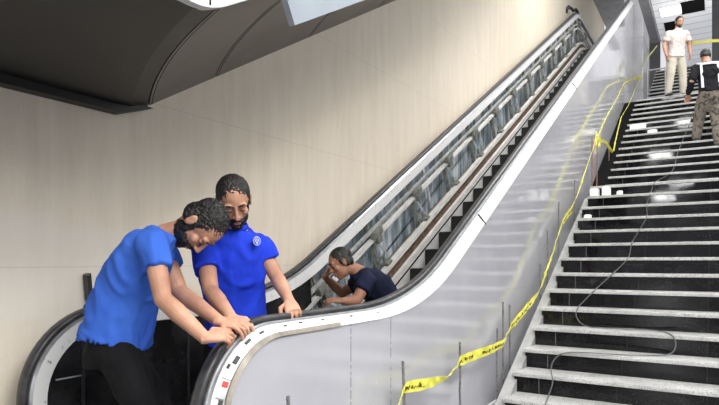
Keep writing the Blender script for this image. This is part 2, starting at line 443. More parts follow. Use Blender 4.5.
# far balustrade
pf = path(newel=True, R=.40, wn=.06)
sweep(pf, [(XF, 0, -.022), (XF - .012, .80, 0), (XF - .03, .78, 0), (XF - .03, 0, -.022)]).build('inner_deck', M['white_deck'], es, label='white inner deck band')
sweep(pf, [(XF - .013, .82, 0), (XF - .030, 1.0, 0), (XF - .09, 1.0, 0), (XF - .09, .1, 0), (XF - .05, .1, 0)]).build('handrail_track', M['grey_track'], es)
handrail(-3.12, pf, .038)
# black inner panels at the lower end, with bright joint strips
arcf = [(2.12 + .38 * math.cos(a), ZL - .40 + .38 * math.sin(a)) for a in [math.radians(180 - 9 * i) for i in range(11)]]
MB().prism(arcf + [(y, z - .03) for y, z in cl if 2.3 < y < 4.2] + [(4.15, .9), (4.0, .15), (1.75, .15)], XF - .05, XF - .02).build('lower_inner_panel', M['black'], es, label='black lower inner panel')
for y_ in (1.95, 2.72, 3.4):
    MB().box(XF - .022, XF - .012, y_, y_ + .018, .2, ZL - .10).build('panel_joint', M['rubber'], es)
MB().box(XF - .022, XF - .016, 1.80, 1.97, .66, .668).build('panel_joint', M['galv'], es)
# recessed sheet behind the open frame
ps = path(.0, y0=3.95)
up_ = [(y, z) for y, z, *_ in ps]
dn_ = [(y, z) for y, z, *_ in path(.72, y0=3.95)][::-1]
MB().prism(up_ + dn_, -3.262, -3.25).build('back_sheet', M['sheet'], es, label='blue-grey reflective back sheet')
# long rails
def rail(d, x0, x1, h, name, m, y0=3.95):
    sweep(path(d, y0=y0), [(x0, 0, 0), (x1, 0, 0), (x1, 0, h), (x0, 0, h)]).build(name, m, es)
rail(.175, -3.12, -3.085, .030, 'guide_tube', M['galv'])
rail(.265, -3.12, -3.07, .038, 'guide_tube', M['rail'])
rail(.620, -3.05, -2.985, .045, 'skirt_rail', M['rail'])
rail(.640, -3.00, -2.975, .010, 'rust_channel', M['rust'])
rail(.705, -2.985, -2.975, .085, 'rust_channel', M['rust'])
rail(.790, -2.972, -2.934, .020, 'shadow_gap', M['black'])
rail(.768, -2.975, -2.935, .066, 'skirt_rail', M['rail'])
rail(1.03, -2.950, -2.938, .24, 'skirt_panel', M['skirt'], y0=2.6)
# posts and clamps
i_ = 0
y_ = 4.22
dirI = Vector((0, 1, S)).normalized(); nI = Vector((0, -S, 1)).normalized()
random.seed(3)
while y_ < 16.9:
    on_inc = y_ < YT
    dd = dirI if on_inc else Vector((0, 1, 0)); nn = nI if on_inc else UP
    base = Vector((-3.16, y_, zat(y_)))
    # upright plate, slightly splayed
    po = MB().obox(base - nn * .36 + UP * 0, Vector((.022, 0, 0)), dd * .020, nn * .32).obox(base - nn * .36, Vector((.006, 0, 0)), dd * .045, nn * .32).build('post', M['bracket'], es)
    b_ = MB().obox(base - nn * .20 + Vector((.095, 0, 0)), Vector((.03, 0, 0)), dd * .10, nn * .034)
    b_.obox(base - nn * .265 + Vector((.10, 0, 0)), Vector((.025, 0, 0)), dd * .045, nn * .045)
    b_.obox(base - nn * .16 + Vector((.11, 0, 0)), Vector((.012, 0, 0)), dd * .10, nn * .010)
    b_.build('clamp', M['bracket'], po, bevel=.004)
    f_ = MB().obox(base - nn * .575 + Vector((.12, 0, 0)), Vector((.045, 0, 0)), dd * .055, nn * .028)
    f_.obox(base - nn * .53 + Vector((.10, 0, 0)), Vector((.012, 0, 0)), dd * .018, nn * .06)
    f_.build('foot_bracket', M['bracket'], po, bevel=.003)
    # splayed pale flat brace
    a = base - nn * .27 + dd * .03 + Vector((.02, 0, 0)); b2 = base - nn * .60 + dd * (.26 + random.uniform(-.05, .05))
    MB().obox((a + b2) / 2, (b2 - a) / 2, Vector((.004, 0, 0)), (b2 - a).normalized().cross(Vector((1, 0, 0))) * .016).build('brace', M['galv'], po)
    if y_ > 8.5 or i_ % 2 == 0:
        c0 = base + dd * .48
        MB().obox(c0 - nn * .33, Vector((.010, 0, 0)), dd * .022, nn * .30).build('post', M['galv'], es)
    if y_ > 11:
        for q in (.24, .72):
            MB().obox(base + dd * q - nn * .33, Vector((.012, 0, 0)), dd * .03, (nn + dd * .4).normalized() * .29).build('post', M['galv'], es)
    y_ += .97; i_ += 1
# steps
sb = None
y_ = 2.62; first = None
while y_ < 16.6:
    zt = zat(y_ + .0, .788)
    if first is None:
        mb = MB()
        n = 18
        prof = [(0, 0), (.39, 0), (.39, -.05), (.05, -.05), (.03, -.26), (0, -.235)]
        mb.prism([(y, z) for y, z in prof], -.455, .455)
        for k in range(30):
            x_ = -.44 + k * .03
            mb.box(x_, x_ + .012, -.003, .001, -.20, -.002)
            mb.box(x_, x_ + .012, .0, .39, -.001, .006)
        first = mb.build('step', M['step'], es); o = first
    else:
        o = first.copy(); COL.objects.link(o)
    o.parent = es; o.matrix_parent_inverse = Matrix.Translation(es.location).inverted()
    o.location = (-2.475, y_, zt)
    y_ += .398
# comb plate and landing plate
MB().box(-2.93, -2.02, .9, 2.54, .02, .135).build('landing_plate', M['grey_track'], es, bevel=.004)
MB().box(-2.93, -2.02, 2.30, 2.54, .135, .142).build('comb_plate', M['galv'], es)
# upper machine end
MB().box(-2.95, -2.0, 16.4, 20, S * YT + CL - 1.15, S * YT + CL - .9).build('upper_landing_plate', M['grey_track'], es)
# curled rubber end over the far newel
pts = [P(566.5, 13, 15.1), P(566.5, 9.5, 15.1), P(568.5, 7, 15.1), P(571.5, 8.5, 15.12), P(573.5, 11, 15.15), P(575.5, 9.5, 15.2), P(577.5, 12, 15.25), P(578.5, 16, 15.3)]
MB().tube(pts, [.03, .05, .055, .04, .035, .045, .04, .03], 8).build('loose_handrail_loop', M['rubber'], es, smooth=True)

# ------------------------------------------------------------------ staircase
st = thing('staircase', 'wide stairs of pale dusty treads on polished black risers right of the escalator', 'staircase', (0, 4.7, 0))
XS, XR = -1.52, 3.2
RUN, RISE = .303, .17
noses = []        # (y, z, depth)
y_ = 5.02 - RUN
for k_ in range(1, 14): noses.append((y_ + (k_ - 1) * RUN, RISE * k_, RUN))
noses.append((y_ + 13 * RUN, RISE * 14, 1.30))
y2 = noses[-1][0] + 1.30
for k_ in range(15, 29): noses.append((y2 + (k_ - 15) * RUN, RISE * k_, RUN))
noses.append((y2 + 14 * RUN, RISE * 29, 1.6))
y3 = noses[-1][0] + 1.6
for k_ in range(30, 41): noses.append((y3 + (k_ - 30) * RUN, RISE * k_, RUN))
noses.append((y3 + 11 * RUN, RISE * 41, 6.5))
def stair_z(y):
    z = 0
    for a, b, d in noses:
        if y >= a: z = b
    return z
for i, (y, z, dp) in enumerate(noses):
    xl = XS + random.uniform(-.012, .012) if i < 13 else XS
    MB().box(xl, XR, y - .005, y + dp + .02, z - .034, z).build('tread' if dp < 1 else 'landing', M['tread'], st, bevel=.006)
    MB().box(xl + .015, XR, y + .018, y + .05, z - RISE - .002, z - .03).build('riser', M['riser'], st)
# solid body below
body = [(noses[0][0] + .05, 0)]
for y, z, dp in noses:
    body.append((y + .05, z - .034 - (RISE if False else 0))); body.append((y + dp + .05, z - .034))
body += [(noses[-1][0] + noses[-1][2], 0)]
MB().prism(body, XS + .03, XR).build('stair_body', M['concrete'], st)
# stringer strip between cladding and treads
n0, n13 = noses[0], noses[13]
sp = [(4.30, .0), (4.30, .02), (n0[0] - .12, n0[1] - .13), (n13[0], n13[1] - .16), (n13[0] + 1.2, n13[1] - .16), (n13[0] + 1.2, n13[1] - 1.1), (8.6, 1.3), (5.4, 0)]
MB().prism(sp, -1.585, XS + .028).build('stringer', M['concrete'], st, label='grey concrete stringer beside the treads')
MB().prism([(4.9, 0), (5.4, .02), (n13[0] - .1, n13[1] - .62), (n13[0] + 1.2, n13[1] - .62), (n13[0] + 1.2, n13[1] - 1.4), (8.6, .9), (5.9, 0)], XN + .0, -1.586).build('gap_filler', M['concrete'], st)
a_, b_ = noses[14], noses[28]
MB().prism([(a_[0] - .1, a_[1] - .15), (b_[0], b_[1] - .03), (b_[0] + 1.6, b_[1] - .03), (b_[0] + 1.6, b_[1] - .5), (a_[0] + .3, a_[1] - .9), (a_[0] - .1, a_[1] - .9)], XN + .0, XS + .028).build('dark_gap_fill', M['seam'], st, label='dark gap beside the upper flight, filled in solid black')  # solid black block puts in the shade of the open gap beside the steps

# ------------------------------------------------------------------ rods
def rod(u, v0, v1, label, red=False, x=-1.63, lean=0):
    top = Q(u, v0, x)
    y = top.y
    if y < n13[0]: zb = S * (y - n0[0]) + n0[1] - .50
    elif y < n13[0] + 1.25: zb = n13[1] - .60
    else: zb = stair_z(y) - .10
    zb = max(zb, 0)
    bot_ = Vector((x + .0, y + lean, zb - .02))
    n = 8; pts = [top.lerp(bot_, i / n) + Vector((random.uniform(-.003, .003), random.uniform(-.003, .003), 0)) for i in range(n + 1)]
    g_ = MB(); r_ = .0085
    g_.tube(pts, r_, 8)
    L = (top - bot_).length; d = (bot_ - top).normalized()
    o_ = d.orthogonal().normalized(); o2 = d.cross(o_)
    # ribs of reinforcing bar
    for k in range(int(L / .03)):
        c = top + d * (.015 + k * .03)
        g_.tube([c - d * .002, c + d * .002], r_ + .0015, 6)
    return tag(g_.build('steel_rod', M['rod_red'] if red else M['rod'], None), label, 'rod', 'upright rods along the stair edge')
rods = [
 (288, 396, 'tip of a steel rod at the bottom edge before the pale panels near the newel', False),
 (403, 361, 'short leaning steel rod at the low end of the yellow tape', False),
 (460, 342, 'lone steel rod where the yellow tape turns up to the stairs', False),
 (497, 328, 'leftmost steel rod of the close trio by the bottom steps', False),
 (503, 302, 'tallest middle steel rod of the trio by the bottom steps', False),
 (509.5, 305, 'right leaning steel rod of the trio by the bottom steps', False),
 (540.5, 264, 'short steel rod just below the pair halfway up the lower flight', False),
 (547.5, 230, 'steel rod left of the tape twist halfway up the lower flight', False),
 (558.7, 202, 'steel rod beside the middle steps with tape wound across it', False),
 (574.5, 180, 'steel rod beside the upper steps of the lower flight', False),
 (592, 138, 'left rusty rod of the pair holding the tape knot at first landing', True),
 (597, 134, 'right rusty rod of the pair holding the tape knot at first landing', True),
 (609, 142, 'short rusty rod just above the first landing', True)]
for u, v, lab, red in rods: rod(u, v, 0, lab, red, lean=.03 if u in (509.5, 403) else 0)

# ------------------------------------------------------------------ caution tape
def ribbon(points, label, name='caution_tape', marks=(), group=None):
    """points: (u, v, x, half width, twist)"""
    t_ = thing(name, label, 'tape', Q(*points[0][:3]), group)
    ps = [Q(u, v, x) for u, v, x, *_ in points]
    dense = []
    for i in range(len(points) - 1):
        n = 10
        for k in range(n):
            f = k / n
            p0 = ps[max(i - 1, 0)]; p1 = ps[i]; p2 = ps[i + 1]; p3 = ps[min(i + 2, len(ps) - 1)]
            m1 = (p2 - p0) * .5; m2 = (p3 - p1) * .5
            if i == 0: m1 = p2 - p1
            h = p1 * (2 * f ** 3 - 3 * f ** 2 + 1) + m1 * .6 * (f ** 3 - 2 * f ** 2 + f) + p2 * (-2 * f ** 3 + 3 * f ** 2) + m2 * .6 * (f ** 3 - f ** 2)
            a, b = points[i], points[i + 1]
            dense.append((h, a[3] + (b[3] - a[3]) * f, a[4] + (b[4] - a[4]) * f))
    dense.append((ps[-1], points[-1][3], points[-1][4]))
    rr = []; frames = []
    for i, (p, hw, tw) in enumerate(dense):
        d = (dense[min(i + 1, len(dense) - 1)][0] - dense[max(i - 1, 0)][0]).normalized()
        nrm = Vector((1, 0, 0)); nrm = (nrm - d * nrm.dot(d)).normalized(); wd = d.cross(nrm)
        if wd.z < 0: wd = -wd
        q = Quaternion(d, tw); wd2 = q @ wd; n2 = q @ nrm
        crk = noise.noise(p * 14) * .010
        e = n2 * .0012; c = p + n2 * crk
        rr.append([c + wd2 * hw + e, c + n2 * (.006 * math.sin(i * .9)) + e, c - wd2 * hw + e, c - wd2 * hw - e, c + n2 * (.006 * math.sin(i * .9)) - e, c + wd2 * hw - e])
        frames.append((c, d, wd2, n2))
    MB().rings(rr).build('tape_strip', M['tape'], t_)
    if marks:
        rnd = random.Random(5)
        for a, b in marks:
            g_ = MB()
            i0 = int(a * (len(frames) - 1)); i1 = int(b * (len(frames) - 1))
            for i in range(i0, i1):
                c, d, wd, n2 = frames[i]; c2 = frames[i + 1][0]; L = (c2 - c).length
                sgn = 1 if n2.x > 0 else -1
                for k in range(max(1, int(L / .016))):
                    q = c + (c2 - c) * (k / max(1, int(L / .016)))
                    o_ = q + wd * rnd.uniform(-.006, .006) + n2 * sgn * .006
                    if rnd.random() < .75: g_.obox(o_, d * rnd.uniform(.004, .007), wd * rnd.uniform(.003, .012), n2 * .0015)
                    if rnd.random() < .5: g_.obox(o_ + d * .006 - wd * .008, d * .007, wd * .0025, n2 * .0015)
            if g_.v: g_.build('printed_lettering', M['print'], t_, label='dark printed lettering')
    return t_
X = -1.60
ribbon([(396, 420, X, .030, .5), (400, 402, X, .030, .6), (403, 391, X, .022, .3), (407, 387, X, .034, 0), (420, 385, X, .038, 0), (437, 381, X, .030, .2), (448, 377, X, .016, .9), (456, 368, X, .014, .6), (461, 361, X, .036, 0), (475, 355, X, .038, 0), (492, 349, X, .036, 0), (503, 343, X, .032, .1), (507, 333, X, .016, .5)],
       'yellow printed caution tape, wide lowest length tied between the bottom rods', marks=[(.20, .36), (.62, .74), (.78, .92)], group=None)
ribbon([(507, 334, X, .016, .5), (514, 323, X, .034, 0), (524, 311, X, .036, 0), (533, 300, X, .032, 0), (541, 288, X, .020, .6), (546, 272, X, .022, .9), (551, 258, X, .020, .8), (557, 238, X, .030, .3), (563, 222, X, .040, .1), (571, 210, X, .045, .1), (577, 196, X, .030, .6), (583, 178, X, .026, .7), (589, 160, X, .022, .5), (595, 143, X, .035, .3), (598, 137, X, .04, .5)],
       'yellow caution tape climbing beside the lower flight from trio of rods to first landing', marks=[(.05, .2), (.55, .68)])
ribbon([(597, 138, X, .04, .4), (602, 127, X, .020, .6), (609, 112, X, .018, .7), (617, 98, X, .016, .6), (624, 84, X, .018, .5), (633, 79, X, .02, .6), (641, 77, X, .05, .2)],
       'upper thin strand of yellow tape rising from the knot to the pillar foot')
ribbon([(597, 139, X, .03, .4), (606, 143, X, .022, .8), (613, 152, X, .022, .8), (616, 138, X, .022, .7), (621, 118, X, .02, .7), (628, 106, X, .018, .6), (634, 92, X, .02, .6), (640, 79, X, .04, .3)],
       'lower strand of yellow tape dipping from the knot then rising to pillar')
ribbon([(641, 78, -1.50, .05, .2), (644, 66, -1.48, .06, .4), (649, 56, -1.46, .03, .2), (657, 46, -1.42, .03, .3)],
       'crumpled yellow tape hanging on the pale pillar left of man in white shirt')
# knot
kn = MB(); rnd = random.Random(2)
for k in range(7):
    c = Q(597 + rnd.uniform(-3, 3), 140 + rnd.uniform(-5, 5), X + .01)
    kn.obox(c, Vector((.004, 0, 0)), Vector((0, rnd.uniform(.03, .07), rnd.uniform(-.03, .08))), Vector((0, rnd.uniform(-.02, .02), rnd.uniform(.01, .03))))
tag(kn.build('tape_knot', M['tape']), 'bunched yellow tape knot on the pair of rusty rods', 'tape')

# barrier on second landing
br = thing('metal_barrier', 'thin pale metal barrier on second landing behind man in pale shirt', 'barrier', (-1.2, 15.6, 4.93))
zb = RISE * 29
for x in (-1.40, -1.02): MB().tube([(x, 15.4, zb + .001), (x, 15.4, zb + 1.0)], .016).build('post', M['pillar'], br)
for z in (.98, .5): MB().tube([(-1.40, 15.4, zb + z), (-1.02, 15.4, zb + z)], .018).build('rail', M['pillar'], br)
tp = [P(686, 43, 13.0), P(698, 42.5, 12.2), P(709, 41, 11.5), P(730, 40, 10.5)]
g_ = MB(); g_.rings([[p + UP * .03, p - UP * .03, p - UP * .03 + Vector((.002, .002, 0)), p + UP * .03 + Vector((.002, .002, 0))] for p in tp])
tag(g_.build('caution_tape', M['tape']), 'straight yellow tape stretched across the top behind right hand man\'s head', 'tape')

# ------------------------------------------------------------------ cable on the stairs
def stair_hit(u, v):
    dx = -SN * FPX + CS * (u - U0); dy = CS * FPX + SN * (u - U0); dz = V0 - v
    def inside(y): return H + dz * y / dy <= stair_z(y + .008) + .004
    y = 4.2
    while y < 20:
        if inside(y):
            lo, hi = y - .04, y
            for _ in range(6):
                mid = (lo + hi) / 2
                if inside(mid): hi = mid
                else: lo = mid
            return Vector((hi / dy * dx, hi - .012, max(H + dz * hi / dy, 0) + .008))
        y += .04
    return None
cp = [(693, 112), (691, 120), (684, 138), (678, 153), (672, 172), (655, 183), (652, 190), (647, 206), (647, 217), (640, 230), (632, 244), (628, 259), (611.6, 275.6), (598, 288), (586, 300), (578, 309), (576.5, 317), (586, 327), (610, 329), (640, 330), (666, 333), (675, 340), (675, 350), (667, 355.5), (640, 356), (613, 355), (580, 353), (563, 354), (554, 361), (551.5, 370), (553, 383), (549, 396), (546, 404), (543, 415)]
cq = []
for i in range(len(cp) - 1):
    p0, p1, p2, p3 = [Vector(cp[max(0, min(len(cp) - 1, i + k))]) for k in (-1, 0, 1, 2)]
    for k in range(6):
        f = k / 6; cq.append(tuple(.5 * (2 * p1 + (p2 - p0) * f + (2 * p0 - 5 * p1 + 4 * p2 - p3) * f * f + (3 * p1 - p0 - 3 * p2 + p3) * f ** 3)))
cp = cq + [cp[-1]]
cpts = []
for (a, b), (c, d) in zip(cp, cp[1:]):
    n = max(1, int(math.hypot(c - a, d - b) / 2.2))
    for i in range(n):
        h = stair_hit(a + (c - a) * i / n, b + (d - b) * i / n)
        if h and (not cpts or (h - cpts[-1]).length > .006): cpts.append(h)
for _ in range(3):
    cpts = [cpts[0]] + [(a + b * 2 + c) / 4 if abs(a.z - c.z) < .03 and abs(a.y - c.y) < .12 else b for a, b, c in zip(cpts, cpts[1:], cpts[2:])] + [cpts[-1]]
MB().tube(cpts, .0058, 6).build('power_cable', M['cable'], None, smooth=True)
tag(bpy.data.objects['power_cable'], 'thin grey power cable looping loosely down over the stairs', 'cable')

# white litter on steps
def carton(x, k_, wx, wy, h, label, rot=0.0):
    y, z, _ = noses[k_]; c = Vector((x, y + wy / 2 + .02, z))
    t_ = thing('small_box', label, 'box', c)
    a = Vector((math.cos(rot), math.sin(rot), 0)); b = Vector((-a.y, a.x, 0))
    MB().obox(c + UP * (h / 2), a * wx / 2, b * wy / 2, UP * h / 2).build('carton', M['paper'], t_, bevel=.004)
    MB().obox(c + UP * (h + .004), a * wx * .35, b * wy * .52, UP * .004).build('flap', M['paper'], t_)
carton(-1.42, 12, .11, .12, .10, 'white box at left end of the step just below first landing')
carton(-1.27, 12, .10, .12, .12, 'taller white box next to the stair edge box below first landing')
carton(-1.10, 12, .07, .07, .05, 'tiny white block right of the two boxes below first landing', .3)
carton(-1.40, 11 - 1, .09, .1, .04, 'flat white scrap on step two below the boxes', .2)
carton(-1.30, 22, .28, .12, .09, 'white box on left end of the middle steps of the upper flight')
carton(-1.02, 21, .16, .1, .06, 'small pale box right of tape on upper flight')

# dark fitting on wall behind left worker
df = thing('dark_fitting', 'small dark object against the beige wall behind left worker\'s back', 'fitting', Q(88, 290, -3.3))
MB().obox(Q(88, 287, -3.315), Vector((.03, 0, 0)), Vector((0, .014, .006)), Vector((0, -.008, .085))).build('casing', M['black'], df, bevel=.01)
MB().tube([Q(86, 305, -3.32), Q(84, 312, -3.32), Q(86, 322, -3.33)], .012).build('lead', M['black'], df)

# ------------------------------------------------------------------ people
def cloth(name, c1, c2, scale=5, rough=.85, pat=None):
    m = mat(name, c1, rough, spec=.2); t = NT(m)
    a = t.ramp(t.noise(t.mapping(), scale, 5), [(.3, c1), (.7, c2)])
    if pat: a = t.mix(t.math('GREATER_THAN', t.noise(t.mapping(), pat[0], 2), pat[1]), a, pat[2])
    t.color(a); t.bump(t.noise(t.mapping((1, 1, .5)), 22, 3), .25, .01)
    return m
M['skin'] = noisy('skin', (.40, .20, .13), (.54, .30, .20), .5, 9, spec=.35, bump=.05)
M['skin_brown'] = noisy('skin_brown', (.26, .12, .075), (.36, .18, .11), .5, 9, spec=.35)
M['hair'] = noisy('dark_hair', (.003, .0025, .0025), (.018, .015, .014), .45, 60, bump=.6, bscale=120)
M['eye'] = mat('eye_white', (.6, .58, .55), .2)
M['iris'] = mat('iris_dark', (.02, .012, .01), .2)
M['tee'] = cloth('blue_tshirt', (.035, .11, .52), (.055, .16, .62))
M['polo'] = cloth('royal_polo', (.010, .035, .50), (.018, .055, .62))
M['navy'] = cloth('navy_shirt', (.006, .008, .022), (.012, .016, .045))
M['trouser'] = cloth('black_trousers', (.004, .004, .005), (.012, .012, .014))
M['white_shirt'] = cloth('white_shirt', (.48, .44, .42), (.60, .55, .52), pat=(28, .62, (.45, .30, .28)))
M['beige'] = cloth('beige_trousers', (.42, .39, .33), (.52, .48, .41))
M['camo'] = cloth('mottled_trousers', (.12, .10, .08), (.24, .21, .17), 14, pat=(18, .58, (.06, .05, .045)))
M['jacket'] = cloth('black_jacket', (.006, .006, .008), (.014, .014, .018))
M['band'] = mat('white_band', (.78, .78, .78), .5)
M['shoe'] = noisy('dark_shoe', (.02, .018, .016), (.05, .045, .04), .5, 12)
M['emblem'] = mat('emblem_pale', (.55, .62, .85), .6)

def ell(mb, c, ax, ay, az, nu=16, nv=10):
    c = Vector(c); rr = []
    for i in range(1, nv):
        th = math.pi * i / nv
        rr.append([c + az * math.cos(th) + (ax * math.cos(2 * math.pi * j / nu) + ay * math.sin(2 * math.pi * j / nu)) * math.sin(th) for j in range(nu)])
    o = len(mb.v); mb.v += [tuple(c + az)] + [tuple(p) for r in rr for p in r] + [tuple(c - az)]
    for j in range(nu):
        k = (j + 1) % nu
        mb.f.append((o, o + 1 + j, o + 1 + k))
        for i in range(nv - 2): mb.f.append((o + 1 + i * nu + j, o + 1 + (i + 1) * nu + j, o + 1 + (i + 1) * nu + k, o + 1 + i * nu + k))
        mb.f.append((o + 1 + (nv - 1) * nu, o + 1 + (nv - 2) * nu + k, o + 1 + (nv - 2) * nu + j))
def loft(mb, secs, n=24, pw=.82):
    """secs: (centre, half width vector, half depth vector); interpolated smoothly"""
    out = []
    for i in range(len(secs) - 1):
        for k in range(4):
            f = k / 4; q = []
            for j in range(3):
                a = secs[max(i - 1, 0)][j]; b = secs[i][j]; c = secs[i + 1][j]; d = secs[min(i + 2, len(secs) - 1)][j]
                q.append(.5 * ((2 * b) + (c - a) * f + (2 * a - 5 * b + 4 * c - d) * f * f + (3 * b - a - 3 * c + d) * f ** 3))
            out.append(q)
    out.append(secs[-1])
    mb.rings([[c + a * math.copysign(abs(math.cos(t)) ** pw, math.cos(t)) + b * math.copysign(abs(math.sin(t)) ** pw, math.sin(t)) for t in [2 * math.pi * k / n for k in range(n)]] for c, a, b in out])
def limb(mb, pts, rs, n=14):
    """tapered limb through the joints with rounded ends"""
    pts = [Vector(p) for p in pts]; P2 = []; R2 = []
    for i in range(len(pts) - 1):
        for k in range(5):
            f = k / 5; P2.append(pts[i].lerp(pts[i + 1], f)); R2.append(rs[i] + (rs[i + 1] - rs[i]) * f)
    P2.append(pts[-1]); R2.append(rs[-1])
    mb.tube(P2, R2, n)
    for p, r in zip(pts, rs): ell(mb, p, Vector((r, 0, 0)), Vector((0, r, 0)), Vector((0, 0, r)), 12, 8)
def solid(mb, name, m, parent, voxel, smooth=4, wr=0, wscale=(9, 9, 5), seed=0, wdir=None, label=None):
    o = mb.build(name, m, parent)
    r = o.modifiers.new('r', 'REMESH'); r.mode = 'VOXEL'; r.voxel_size = voxel
    sm = o.modifiers.new('s', 'SMOOTH'); sm.factor = .5; sm.iterations = smooth
    dg = bpy.context.evaluated_depsgraph_get(); dg.update()
    me = bpy.data.meshes.new_from_object(o.evaluated_get(dg))
    o.modifiers.clear(); old = o.data; o.data = me; bpy.data.meshes.remove(old)
    me.name = name
    if wr:
        nv = len(me.vertices); me.update()
        for v in me.vertices:
            p = v.co; q = Vector((p.x * wscale[0], p.y * wscale[1], p.z * wscale[2])) + Vector((seed * 7.1, 0, 0))
            if wdir is not None: q += wdir * (p.z * 6)
            a = noise.noise(q); b = noise.noise(q * 2.3)
            v.co += v.normal * (wr * max(-.8, min(.8, (.5 - abs(a) * 2.6) + b * .6)))
    me.materials.clear(); me.materials.append(m)
    me.polygons.foreach_set('use_smooth', [True] * len(me.polygons))
    if label: o['label'] = label
    return o
def hand(mb, wrist, d, nrm, thumb, curl=.5, spread=.12, sc=1.0, tcurl=.3):
    """d towards the fingers, nrm out of the back of the hand, thumb = thumb side"""
    d = d.normalized(); nrm = (nrm - d * nrm.dot(d)).normalized(); th = (thumb - d * thumb.dot(d) - nrm * thumb.dot(nrm)).normalized()
    w_ = Vector(wrist)
    loft(mb, [(w_ - d * .02 * sc, th * .027 * sc, nrm * .020 * sc), (w_ + d * .015 * sc, th * .030 * sc, nrm * .018 * sc), (w_ + d * .055 * sc, th * .040 * sc, nrm * .015 * sc), (w_ + d * .088 * sc, th * .040 * sc, nrm * .012 * sc)], 14)
    for i, (off, L) in enumerate([(.030, .074), (.010, .082), (-.011, .076), (-.031, .060)]):
        base = w_ + d * (.082 - .004 * abs(i - 1)) * sc + th * off * sc
        dr = (d + th * (spread * (1.2 - i * .8))).normalized()
        ax = dr.cross(nrm).normalized(); p = base; pts = [base - dr * .02 * sc, base]; rs = [.010 * sc, .0098 * sc]
        for seg, (fr, ang) in enumerate([(.45, .45), (.32, .75), (.25, .5)]):
            dr = Quaternion(ax, -curl * ang * (1.0 + .12 * i)) @ dr
            p = p + dr * L * fr * sc; pts.append(p); rs.append((.0093, .0085, .0072)[seg] * sc)
        limb(mb, pts, rs, 8)
    b = w_ + d * .022 * sc + th * .026 * sc
    p1 = b + (d * .45 + th * .75 - nrm * .25).normalized() * .036 * sc
    p2 = p1 + (d * .85 + th * (.45 - tcurl) - nrm * .35).normalized() * .030 * sc
    p3 = p2 + (d * .95 + th * (.15 - tcurl) - nrm * .3).normalized() * .024 * sc
    limb(mb, [b - th * .01, p1, p2, p3], [.014 * sc, .0125 * sc, .011 * sc, .0085 * sc], 8)
def head(mb, c, f, up, root, skin, sc=1.0, beard=True, vox=.005, hair_amp=.003, cap=False, lids=True):
    f = f.normalized(); up = (up - f * up.dot(f)).normalized(); r = f.cross(up)
    def L(x, y, z): return c + (r * x + f * y + up * z) * sc
    def E(m_, x, y, z, a, b, d, nu=16, nv=12): ell(m_, L(x, y, z), r * a * sc, f * b * sc, up * d * sc, nu, nv)
    E(mb, 0, -.008, .032, .074, .093, .084, 24, 16)
    E(mb, 0, .022, -.040, .057, .066, .074, 20, 14)
    E(mb, 0, .058, -.096, .026, .026, .020)
    for q in (-1, 1):
        E(mb, q * .040, .060, -.018, .020, .022, .022)             # cheek
        E(mb, q * .030, .076, .030, .026, .014, .010)              # brow
        E(mb, q * .077, -.008, -.008, .008, .018, .031)            # ear
        E(mb, q * .081, -.016, .004, .007, .012, .018)
        E(mb, q * .012, .096, -.030, .009, .011, .008)             # nostril wing
        E(mb, q * .031, .076, .018, .017, .010, .008)              # upper lid
    limb(mb, [L(0, .082, .022), L(0, .098, -.006), L(0, .108, -.026)], [.008 * sc, .010 * sc, .012 * sc], 10)
    E(mb, 0, .088, -.060, .024, .011, .006); E(mb, 0, .086, -.071, .020, .011, .007)
    h = MB()
    E(h, 0, -.018, .045, .080, .093, .079, 24, 16); E(h, 0, -.062, -.008, .062, .040, .058)
    for q in (-1, 1): E(h, q * .068, -.004, .018, .012, .030, .042); E(h, q * .068, -.035, .000, .014, .030, .050)
    if cap: E(h, 0, -.015, .05, .084, .1, .08)
    hr = solid(h, 'hair', M['hair'], root, vox, 2, wr=hair_amp, wscale=(70, 70, 70))
    if beard:
        b = MB()
        E(b, 0, .022, -.066, .061, .069, .058, 20, 14)
        E(b, 0, .052, -.104, .032, .034, .026)
        for q in (-1, 1): E(b, q * .060, .012, -.030, .008, .020, .036); limb(b, [L(q * .004, .101, -.047), L(q * .026, .090, -.056)], [.006 * sc, .006 * sc], 8)
        solid(b, 'beard', M['hair'], root, vox, 2, wr=hair_amp * .8, wscale=(90, 90, 90))
    for q in (-1, 1):
        e = MB(); E(e, q * .031, .077, .007, .011, .010, .0075, 12, 8); eo = e.build('eyelid' if lids else 'eye', skin if lids else M['eye'], root, smooth=True)
        e = MB()
        if lids: limb(e, [L(q * .020, .0865, .003), L(q * .031, .0880, .000), L(q * .042, .084, .002)], [.0018 * sc, .0024 * sc, .0016 * sc], 6); e.build('eyelash', M['hair'], eo, smooth=True)
        else: E(e, q * .031, .084, .006, .0045, .004, .0045, 10, 6); e.build('iris', M['iris'], eo, smooth=True)
        e = MB(); limb(e, [L(q * .014, .090, .030), L(q * .031, .091, .036), L(q * .050, .078, .031)], [.0035 * sc, .0045 * sc, .003 * sc], 6); e.build('eyebrow', M['hair'], root, smooth=True)
def shoe(root, ank, fwd, m, zfloor):
    fwd = Vector((fwd.x, fwd.y, 0)).normalized(); sd = Vector((fwd.y, -fwd.x, 0)); a = Vector((ank.x, ank.y, zfloor))
    s_ = MB(); loft(s_, [(a - fwd * .07 + UP * .03, sd * .030, UP * .028), (a + UP * .045, sd * .036, UP * .044), (a + fwd * .08 + UP * .034, sd * .042, UP * .032), (a + fwd * .15 + UP * .026, sd * .044, UP * .024), (a + fwd * .195 + UP * .018, sd * .026, UP * .014)], 16)
    return solid(s_, 'shoe', m, root, .007, 2)

